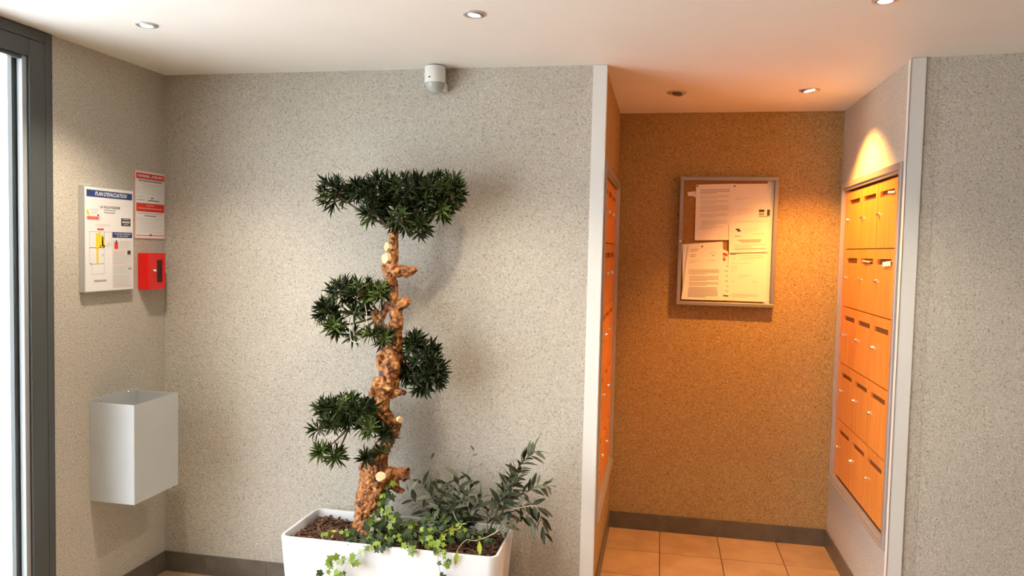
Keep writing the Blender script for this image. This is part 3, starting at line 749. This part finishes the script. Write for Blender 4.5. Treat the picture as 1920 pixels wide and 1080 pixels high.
# pale pruning cuts
for (cx, cy, dy, r, dirv, sq) in ((722, 484, -.046, 10, (-.6, -1, .15), 1), (725, 462, -.042, 8, (-.6, -1, .2), 1), (714, 893, -.088, 9, (.2, -1, .5), .7), (751, 787, -.022, 6, (.9, -.8, .2), .8), (672, 958, -.012, 8, (-.6, -1, .3), 1)):
    c = tp(cx, cy, TY+dy); q = Vector(dirv).to_track_quat('Z', 'Y').to_matrix()
    b = MB(); rr = r/PXM
    rings = [(rr*1.05, -.014), (rr, -.002), (rr*.93, .0012), (rr*.35, .0018)]
    b.lathe(rings, c, 18, rot=q); b.v = [tuple(c+(Vector(p_)-c)*(1+.30*noise.noise(Vector(p_)*90))) for p_ in b.v]; o = b.build('pruning_cut', M['cut'], tree, smooth=True)
# needle-leaf tufts, a few shared meshes
def leaf_geo(b, o, d, side, ln, wd, curl=.15, mi=0):
    """narrow folded leaf from o along d"""
    up = d.cross(side).normalized(); w2 = side*wd/2
    p0, p1, p2, p3 = o, o+d*ln*.35-up*0, o+d*ln*.72-up*ln*curl*.35, o+d*ln-up*ln*curl
    n = len(b.v); fold = up*wd*.28
    b.v += [tuple(q) for q in (p0, p1-w2+fold, p1, p1+w2+fold, p2-w2*.8+fold, p2, p2+w2*.8+fold, p3)]
    for f in ((0, 2, 1), (0, 3, 2), (1, 2, 5, 4), (2, 3, 6, 5), (4, 5, 7), (5, 6, 7)): b.f.append(tuple(n+i for i in f)); b.mi.append(mi)
def raw_mesh(b, name, mats):
    me = bpy.data.meshes.new(name); me.from_pydata(b.v, [], b.f); me.update()
    for m in mats: me.materials.append(m)
    me.polygons.foreach_set('material_index', b.mi); me.polygons.foreach_set('use_smooth', [True]*len(me.polygons)); return me
tufts = []
for k in range(8):
    r = random.Random(40+k); b = MB(); nl = r.choice((13, 15, 17))
    for i in range(nl):
        az = i*2.39996+r.uniform(-.2, .2); el = R(12+72*(i/nl)+r.uniform(-8, 8))
        d = Vector((math.sin(el)*math.cos(az), math.sin(el)*math.sin(az), math.cos(el)))
        side = Vector((-math.sin(az), math.cos(az), 0))
        leaf_geo(b, Vector((0, 0, .006+.010*(1-i/nl)))+d*.002, d, side, r.uniform(.048, .070), r.uniform(.0080, .0112), r.uniform(.0, .30))
    b.tube([(0, 0, -.03), (0, 0, .01)], [.0016, .0022], 5, 1)
    tufts.append(raw_mesh(b, 'leaf_tuft', [M['needle2'] if k >= 6 else M['needle'], M['stem']]))
def pad(label, twig_root, lobes, bright=.15, seed=1):
    """a foliage pad: woody branch with tufts grown on its lobes. lobes: (px, py, rx, ry, depth radius m, n)"""
    r = random.Random(seed); root = tp(*twig_root[:2], TY+twig_root[2])
    b = MB(); spots = []
    C = Vector(); tot = 0
    for (cx, cy, rx, ry, rd, n, dy) in lobes:
        c = tp(cx, cy, TY+dy); C += c*n; tot += n
    C /= tot
    for (cx, cy, rx, ry, rd, n, dy) in lobes:
        n = int(n*1.2+.5); c = tp(cx, cy, TY+dy)
        mid = (root+c)/2+Vector((0, 0, -.008))
        b.tube(smooth_path([root, mid, c], 4), interp([.006, .0045, .003], 4), 6)
        for i in range(n):
            # fibonacci directions, camera-side favoured a little
            z = 1-2*(i+.5)/n; th = i*2.39996+r.random()*.5; q = math.sqrt(1-z*z)
            v = Vector((q*math.cos(th), q*math.sin(th), z)); s = r.uniform(.62, .95)
            p = c+Vector((v.x*max(rx-16, 3)/PXM, v.y*rd, v.z*max(ry-16, 2)/PXM))*s
            p.y = min(p.y, D1-.05)
            d = Vector((v.x, v.y, v.z*.8+.35)) + Vector((r.uniform(-.35, .35), r.uniform(-.35, .35), r.uniform(-.25, .35)))
            d += (p-C)*2.0; d.normalize()
            if p.y > D1-.09: d.y = min(d.y, -.1); d.normalize()
            spots.append((p, d)); b.tube([c, (c+p)/2+Vector((0, 0, -.004)), p-d*.02], [.0022, .0018, .0014], 4)
    o = b.build('branch', M['stem'], tree, origin=root); tag(o, label)
    for p, d in spots:
        me = tufts[r.randrange(6)] if r.random() > bright else tufts[6+r.randrange(2)]
        s = obj('leaf_tuft', me, o); s.location = p-root-d*.018; s.rotation_mode = 'QUATERNION'
        s.rotation_quaternion = d.to_track_quat('Z', 'Y') @ Euler((0, 0, r.uniform(0, 6.28))).to_quaternion()
        k = r.uniform(.82, 1.12); s.scale = (k, k, k)
# lobe: px, py, rx, ry, depth radius, count, depth offset
pad('broad flat crown at the top of the tree', (738, 430, 0), [(626, 362, 38, 40, .05, 9, -.02), (672, 358, 36, 32, .06, 9, -.02), (715, 360, 44, 46, .10, 17, 0), (765, 362, 48, 50, .11, 20, 0), (812, 362, 42, 46, .10, 17, 0), (846, 362, 34, 48, .07, 13, 0), (700, 396, 34, 28, .07, 8, -.03), (755, 412, 44, 34, .08, 11, -.02), (786, 424, 30, 32, .05, 6, -.03), (828, 395, 32, 26, .06, 6, 0)], .18, 1)
pad('rounded foliage pad leaning left below the crown', (716, 590, 0), [(640, 545, 34, 32, .06, 9, -.02), (680, 548, 38, 34, .08, 12, 0), (716, 548, 28, 32, .06, 8, -.02), (612, 582, 26, 30, .05, 8, -.02), (630, 612, 24, 28, .04, 6, -.03), (668, 585, 30, 20, .05, 5, -.03), (700, 625, 30, 16, .04, 4, -.06), (724, 632, 22, 18, .04, 4, -.06), (662, 628, 14, 14, .02, 2, -.03)], .38, 2)
pad('dark foliage pad on the right of the trunk', (752, 665, .02), [(776, 645, 28, 30, .06, 8, .03), (798, 672, 36, 38, .08, 12, .03), (814, 702, 32, 38, .07, 12, .02), (790, 712, 32, 38, .07, 11, .0), (762, 700, 14, 24, .04, 5, .05)], .03, 3)
pad('lower left foliage pad over a bare twig', (716, 775, 0), [(612, 765, 32, 24, .05, 7, -.02), (648, 760, 36, 30, .07, 11, -.02), (686, 768, 36, 32, .08, 12, -.03), (625, 792, 30, 22, .05, 6, -.03), (695, 800, 32, 26, .06, 7, -.05), (595, 806, 16, 18, .02, 2, -.03), (655, 790, 24, 16, .04, 4, -.03), (720, 815, 20, 20, .03, 3, -.06)], .30, 4)
pad('drooping light green sprig on a thin twig', (655, 800, -.03), [(602, 848, 22, 22, .02, 4, -.03), (628, 856, 20, 24, .02, 4, -.03)], .85, 5)
pad('small tuft on the front of the trunk above the base', (703, 835, -.03), [(688, 858, 18, 16, .02, 3, -.05), (714, 846, 16, 14, .02, 2, -.05)], .7, 6)
b = MB()
b.tube(smooth_path([tp(668, 575, TY-.06), tp(657, 605, TY-.07), tp(658, 636, TY-.07), tp(672, 641, TY-.07), tp(684, 622, TY-.07), tp(687, 590, TY-.07), tp(684, 570, TY-.06)]), .0017, 5)
b.tube(smooth_path([tp(668, 575, TY-.06), tp(662, 600, TY-.065), tp(664, 630, TY-.06)]), .0012, 5)
tag(b.build('aerial_root', M['cable'], tree), 'thin pale curling root below the left pad')

# ------------------------------------------------------------------ leaves of the underplanting
def lance(mats, wd=.22, curl=.2):
    b = MB(); n = 6; ln = 1.0
    prof = [(0, .04), (.15, .45), (.4, 1), (.65, .85), (.88, .4), (1, .02)]
    for i, (t_, w_) in enumerate(prof):
        z = -curl*t_*t_; b.v += [(t_, -w_*wd/2, z+.04*w_), (t_, 0, z), (t_, w_*wd/2, z+.04*w_)]
    for i in range(len(prof)-1):
        a = i*3; b.f += [(a, a+1, a+4, a+3), (a+1, a+2, a+5, a+4)]; b.mi += [0, 0]
    return raw_mesh(b, 'leaf', [mats])
def ivy_leaf(m):
    b = MB(); pts = []
    lobes = [(0, 1.0), (38, .52), (68, .82), (108, .46), (142, .66), (172, .34)]
    ang = [(a, r) for a, r in lobes]+[(-a, r) for a, r in reversed(lobes) if a > 0]
    b.v.append((.0, 0, .0))
    for a, r_ in ang: b.v.append((.38*0+r_*.62*math.cos(R(a))+.12, r_*.62*math.sin(R(a)), -.12*r_*r_+.05*(r_ < .6)))
    for i in range(len(ang)): b.f.append((0, 1+i, 1+(i+1) % len(ang))); b.mi.append(0)
    return raw_mesh(b, 'ivy_leaf', [m])
LM = {'olive': [lance(M['olive'], .25, .15), lance(M['olive'], .29, .35)], 'dark': [lance(M['olive_dark'], .28, .2), lance(M['olive_dark'], .32, .4)], 'lime': [lance(M['lime'], .34, .1)],
      'ivy': [ivy_leaf(M['ivy'])], 'ivyd': [ivy_leaf(M['ivy_dark'])], 'ivyp': [ivy_leaf(M['ivy_pale'])]}
def put_leaf(parent, kind, p, d, size, r, nrm=None, name='leaf'):
    me = r.choice(LM[kind]); o = obj(name, me, parent); o.location = p-parent_world(parent)
    d = d.normalized(); up = nrm if nrm is not None else Vector((r.uniform(-.5, .5), r.uniform(-.9, .1), 1))
    y = up.cross(d)
    if y.length < .05: y = Vector((0, 1, 0))
    y.normalize(); z = d.cross(y)
    o.rotation_mode = 'QUATERNION'; o.rotation_quaternion = Matrix((d, y, z)).transposed().to_quaternion(); o.scale = (size, size, size)
def sprig(parent, spec, kinds, n, size, seed, rad=.0018, start=.15, m='stem', spread=.9, name='leaf', droop=0):
    """stem through (px,py,depth) points; leaves in pairs along it"""
    r = random.Random(seed); pts = smooth_path([tp(a, c, y) for a, c, y in spec], 6)
    b = MB(); b.tube(pts, [rad*(1-.6*i/len(pts)) for i in range(len(pts))], 5)
    s = b.build('stem', M[m], parent, origin=pts[0])
    if parent is sh: n = int(n*1.5); size *= 1.15
    for k in range(n):
        t_ = start+(1-start)*(k+.5)/n; f = t_*(len(pts)-1); i = min(int(f), len(pts)-2)
        p = pts[i].lerp(pts[i+1], f-i); ax = (pts[i+1]-pts[i]).normalized()
        an = k*2.4+r.uniform(-.5, .5); o1 = ax.orthogonal().normalized(); o2 = ax.cross(o1)
        d = ax*r.uniform(.4, 1.1)+(o1*math.cos(an)+o2*math.sin(an))*spread+Vector((0, 0, -droop))
        sz = size*r.uniform(.75, 1.2)
        if (p+d.normalized()*sz).y > D1-.01: d.y = -abs(d.y)*.3
        put_leaf(s, r.choice(kinds), p, d, sz, r, name=name)
    return s
# silvery shrub, right end
c = tp(925, 1000, 3.22); c.z = SZ
sh = thing('silver_leaved_shrub', 'grey-green leaved shrub leaning right over the end of the white planter', 'plant', c)
BX, BYp = 915, 1003
sprig(sh, [(BX, BYp, 3.22), (935, 955, 3.22), (955, 905, 3.22), (978, 868, 3.22), (1004, 846, 3.22)], ['olive', 'olive', 'dark'], 26, .062, 11, .0028)
sprig(sh, [(BX+5, BYp, 3.20), (945, 950, 3.18), (962, 915, 3.17), (973, 885, 3.17)], ['olive', 'dark'], 18, .058, 12)
sprig(sh, [(BX+10, BYp, 3.22), (950, 948, 3.20), (985, 925, 3.18), (1008, 910, 3.18), (1030, 912, 3.18)], ['dark', 'olive'], 16, .055, 13)
sprig(sh, [(BX+15, 1000, 3.20), (955, 960, 3.16), (985, 950, 3.14), (1006, 950, 3.13), (1014, 970, 3.13), (1020, 1000, 3.13)], ['olive', 'dark'], 14, .058, 14, m='palestem', droop=.5)
sprig(sh, [(BX, 1003, 3.16), (930, 960, 3.14), (945, 925, 3.14), (952, 900, 3.14)], ['dark', 'olive'], 16, .055, 15)
sprig(sh, [(BX, 1003, 3.24), (915, 960, 3.26), (935, 935, 3.27), (950, 925, 3.28)], ['dark'], 12, .05, 16)
sprig(sh, [(BX+10, 1003, 3.12), (950, 985, 3.10), (985, 965, 3.10), (1000, 985, 3.10)], ['dark', 'olive'], 10, .05, 17, droop=.4)
# dark clump in the middle
c = tp(850, 1000, 3.24); c.z = SZ
sh2 = thing('dark_leaved_shrub', 'low dark leafy clump with two bare upright stalks behind the ivy', 'plant', c)
for k, (ex, ey, yy) in enumerate(((790, 905, 3.24), (815, 900, 3.22), (838, 905, 3.26), (860, 895, 3.24), (885, 905, 3.26), (905, 930, 3.22), (770, 935, 3.2), (805, 925, 3.16), (835, 925, 3.14), (872, 925, 3.16), (895, 950, 3.14), (850, 940, 3.1), (820, 950, 3.1))):
    sprig(sh2, [(845+(ex-845)*.25, 1003, 3.22), ((845+ex)/2+5, (1003+ey)/2, (3.22+yy)/2), (ex, ey, yy)], ['dark', 'dark', 'dark', 'olive'], 15, .066, 30+k, start=.2)
sprig(sh2, [(855, 990, 3.2), (845, 950, 3.2), (827, 905, 3.2), (816, 875, 3.2), (803, 853, 3.2)], ['dark'], 2, .035, 50, .0014, .85)
sprig(sh2, [(872, 985, 3.25), (876, 930, 3.25), (878, 890, 3.25), (882, 865, 3.25), (890, 842, 3.25)], ['olive'], 2, .03, 51, .001, .8)
sprig(sh2, [(877, 885, 3.25), (886, 876, 3.25), (903, 874, 3.25)], ['dark'], 1, .02, 52, .0009, .8)
sprig(sh2, [(845, 950, 3.12), (856, 975, 3.08), (866, 985, 3.06)], ['lime'], 2, .03, 53, .0012, .8, m='palestem')
sprig(sh2, [(830, 935, 3.10), (812, 912, 3.08), (785, 900, 3.08), (760, 908, 3.08)], ['olive'], 3, .045, 54, .0012, .6)
# fallen pale twig with two hanging lime leaves
c = tp(880, 1013, 3.02)
tw = thing('pale_twig', 'pale bare twig with two hanging lime leaves over the planter front edge', 'plant', c)
s = sprig(tw, [(935, 995, 3.06), (915, 1006, 3.04), (890, 1014, 3.02), (876, 1012, 3.01), (864, 1022, 3.0), (856, 1035, 2.985)], ['olive'], 1, .02, 60, .0022, .0, m='palestem')
r = random.Random(2)
put_leaf(s, 'lime', tp(899, 1014, 3.02), Vector((.05, -.1, -1)), .062, r, Vector((0, -1, 0)))
put_leaf(s, 'lime', tp(858, 1033, 2.985), Vector((-.15, -.05, -1)), .062, r, Vector((0, -1, 0)))
put_leaf(s, 'olive', tp(935, 995, 3.06), Vector((1, 0, .1)), .045, r, Vector((0, -.6, 1)))

# ivy, creeping on the soil and hanging over the front
c = tp(740, 1010, 3.1); c.z = SZ
ivy = thing('ivy_plant', 'green ivy creeping across the mulch and trailing over the planter front', 'plant', c)
def vine(spec, kinds, n, size, seed, spread=.035, hang=False):
    r = random.Random(seed); pts = smooth_path([tp(a, c_, y) for a, c_, y in spec], 6)
    for q in pts:
        if not hang: q.z = max(q.z, SZ+.012)
    b = MB(); b.tube(pts, .0013, 5); s = b.build('vine', M['palestem' if hang else 'stem'], ivy, origin=pts[0])
    if not hang: n = int(n*1.35)
    for k in range(n):
        f = (k+.5)/n*(len(pts)-1); i = min(int(f), len(pts)-2); p = pts[i].lerp(pts[i+1], f-i)
        p = p+Vector((r.uniform(-1, 1)*spread, r.uniform(-1, .4)*spread*(.3 if hang else 1), r.uniform(-.6, 1)*spread*.8))
        p.z = max(p.z, SZ+.008) if not hang else p.z
        d = Vector((r.uniform(-1, 1), r.uniform(-.8, .2), r.uniform(-1, .3)))
        nn = Vector((r.uniform(-.4, .4), -1, r.uniform(.2, 1)))
        if hang: p.y = min(p.y, py0-.010); nn = Vector((r.uniform(-.4, .2), -1, r.uniform(0, .4))); d.y = -.2
        put_leaf(s, r.choice(kinds), p, d, size*r.uniform(.7, 1.25), r, nn, name='ivy_leaf')
vine([(725, 985, 3.16), (715, 960, 3.13), (722, 935, 3.12), (728, 915, 3.13)], ['ivyd', 'ivyd', 'ivyd', 'ivy'], 20, .036, 1, .03)
vine([(740, 1000, 3.14), (712, 985, 3.10), (700, 975, 3.08), (745, 960, 3.12)], ['ivyd', 'ivyd', 'ivyp', 'ivy'], 24, .036, 2, .035)
vine([(690, 1010, 3.06), (730, 1010, 3.05), (775, 1015, 3.05), (820, 1015, 3.05)], ['ivyd', 'ivyd', 'ivy'], 30, .034, 3, .03)
vine([(760, 985, 3.16), (790, 985, 3.14), (825, 975, 3.13), (865, 975, 3.12)], ['ivyd', 'ivy', 'ivyd'], 26, .034, 4, .035)
vine([(785, 1000, 3.08), (815, 995, 3.06), (840, 1000, 3.06), (880, 1000, 3.06), (920, 1010, 3.06)], ['ivyd', 'ivyd', 'ivy', 'dark'], 26, .032, 5, .035)
vine([(640, 1005, 3.08), (665, 1000, 3.06), (700, 1005, 3.04), (735, 1015, 3.02)], ['ivyd', 'ivyd', 'dark'], 14, .034, 6, .025)
vine([(610, 1003, 3.08), (620, 1000, 3.06), (640, 1000, 3.05), (660, 990, 3.06)], ['ivy', 'lime'], 9, .026, 7, .02)
vine([(700, 1015, 3.03), (690, 1025, 2.985), (668, 1040, 2.975), (640, 1050, 2.97), (620, 1058, 2.97)], ['ivy', 'ivy', 'ivyp'], 10, .034, 8, .02, True)
vine([(660, 1042, 2.975), (650, 1060, 2.97), (640, 1078, 2.97), (632, 1100, 2.97)], ['ivy', 'ivyp', 'ivyd', 'ivy'], 16, .034, 9, .036, True)
vine([(635, 1045, 2.975), (615, 1060, 2.97), (606, 1080, 2.97)], ['ivy', 'ivyd'], 8, .034, 10, .018, True)
vine([(715, 1015, 3.02), (712, 1025, 2.985), (710, 1033, 2.975)], ['ivy', 'ivyd', 'ivyp'], 6, .036, 11, .014, True)
vine([(765, 1018, 3.02), (768, 1027, 2.985), (780, 1034, 2.975)], ['ivy', 'ivyp'], 6, .036, 12, .016, True)
vine([(820, 1025, 3.02), (832, 1036, 2.985), (838, 1052, 2.975), (842, 1062, 2.975)], ['ivy', 'ivy', 'ivyd'], 9, .03, 13, .012, True)
vine([(816, 1030, 3.0), (822, 1050, 2.98), (826, 1075, 2.975), (838, 1082, 2.975), (840, 1100, 2.975)], ['ivyd', 'ivy'], 5, .026, 14, .006, True)
vine([(805, 1005, 3.03), (815, 1015, 3.02), (825, 1022, 3.0)], ['ivy'], 9, .032, 15, .015)
vine([(840, 1000, 3.07), (845, 985, 3.07), (866, 990, 3.05)], ['lime', 'ivy'], 6, .026, 16, .012)
vine([(735, 1005, 3.12), (770, 1000, 3.12), (800, 990, 3.14), (830, 990, 3.14)], ['ivyd'], 26, .036, 21, .035)
vine([(700, 995, 3.14), (730, 975, 3.10), (770, 990, 3.08), (810, 1010, 3.05)], ['ivyd', 'ivyd', 'ivy'], 24, .034, 22, .03)
vine([(850, 1005, 3.12), (880, 1000, 3.12), (910, 1000, 3.14), (925, 1005, 3.14)], ['ivyd', 'dark'], 20, .036, 23, .03)
vine([(650, 1010, 3.05), (680, 1012, 3.03), (720, 1018, 3.02), (760, 1022, 3.02)], ['ivyd', 'dark', 'ivyd'], 18, .034, 24, .02)
print('tiles', nt_, 'objects', len(bpy.data.objects))
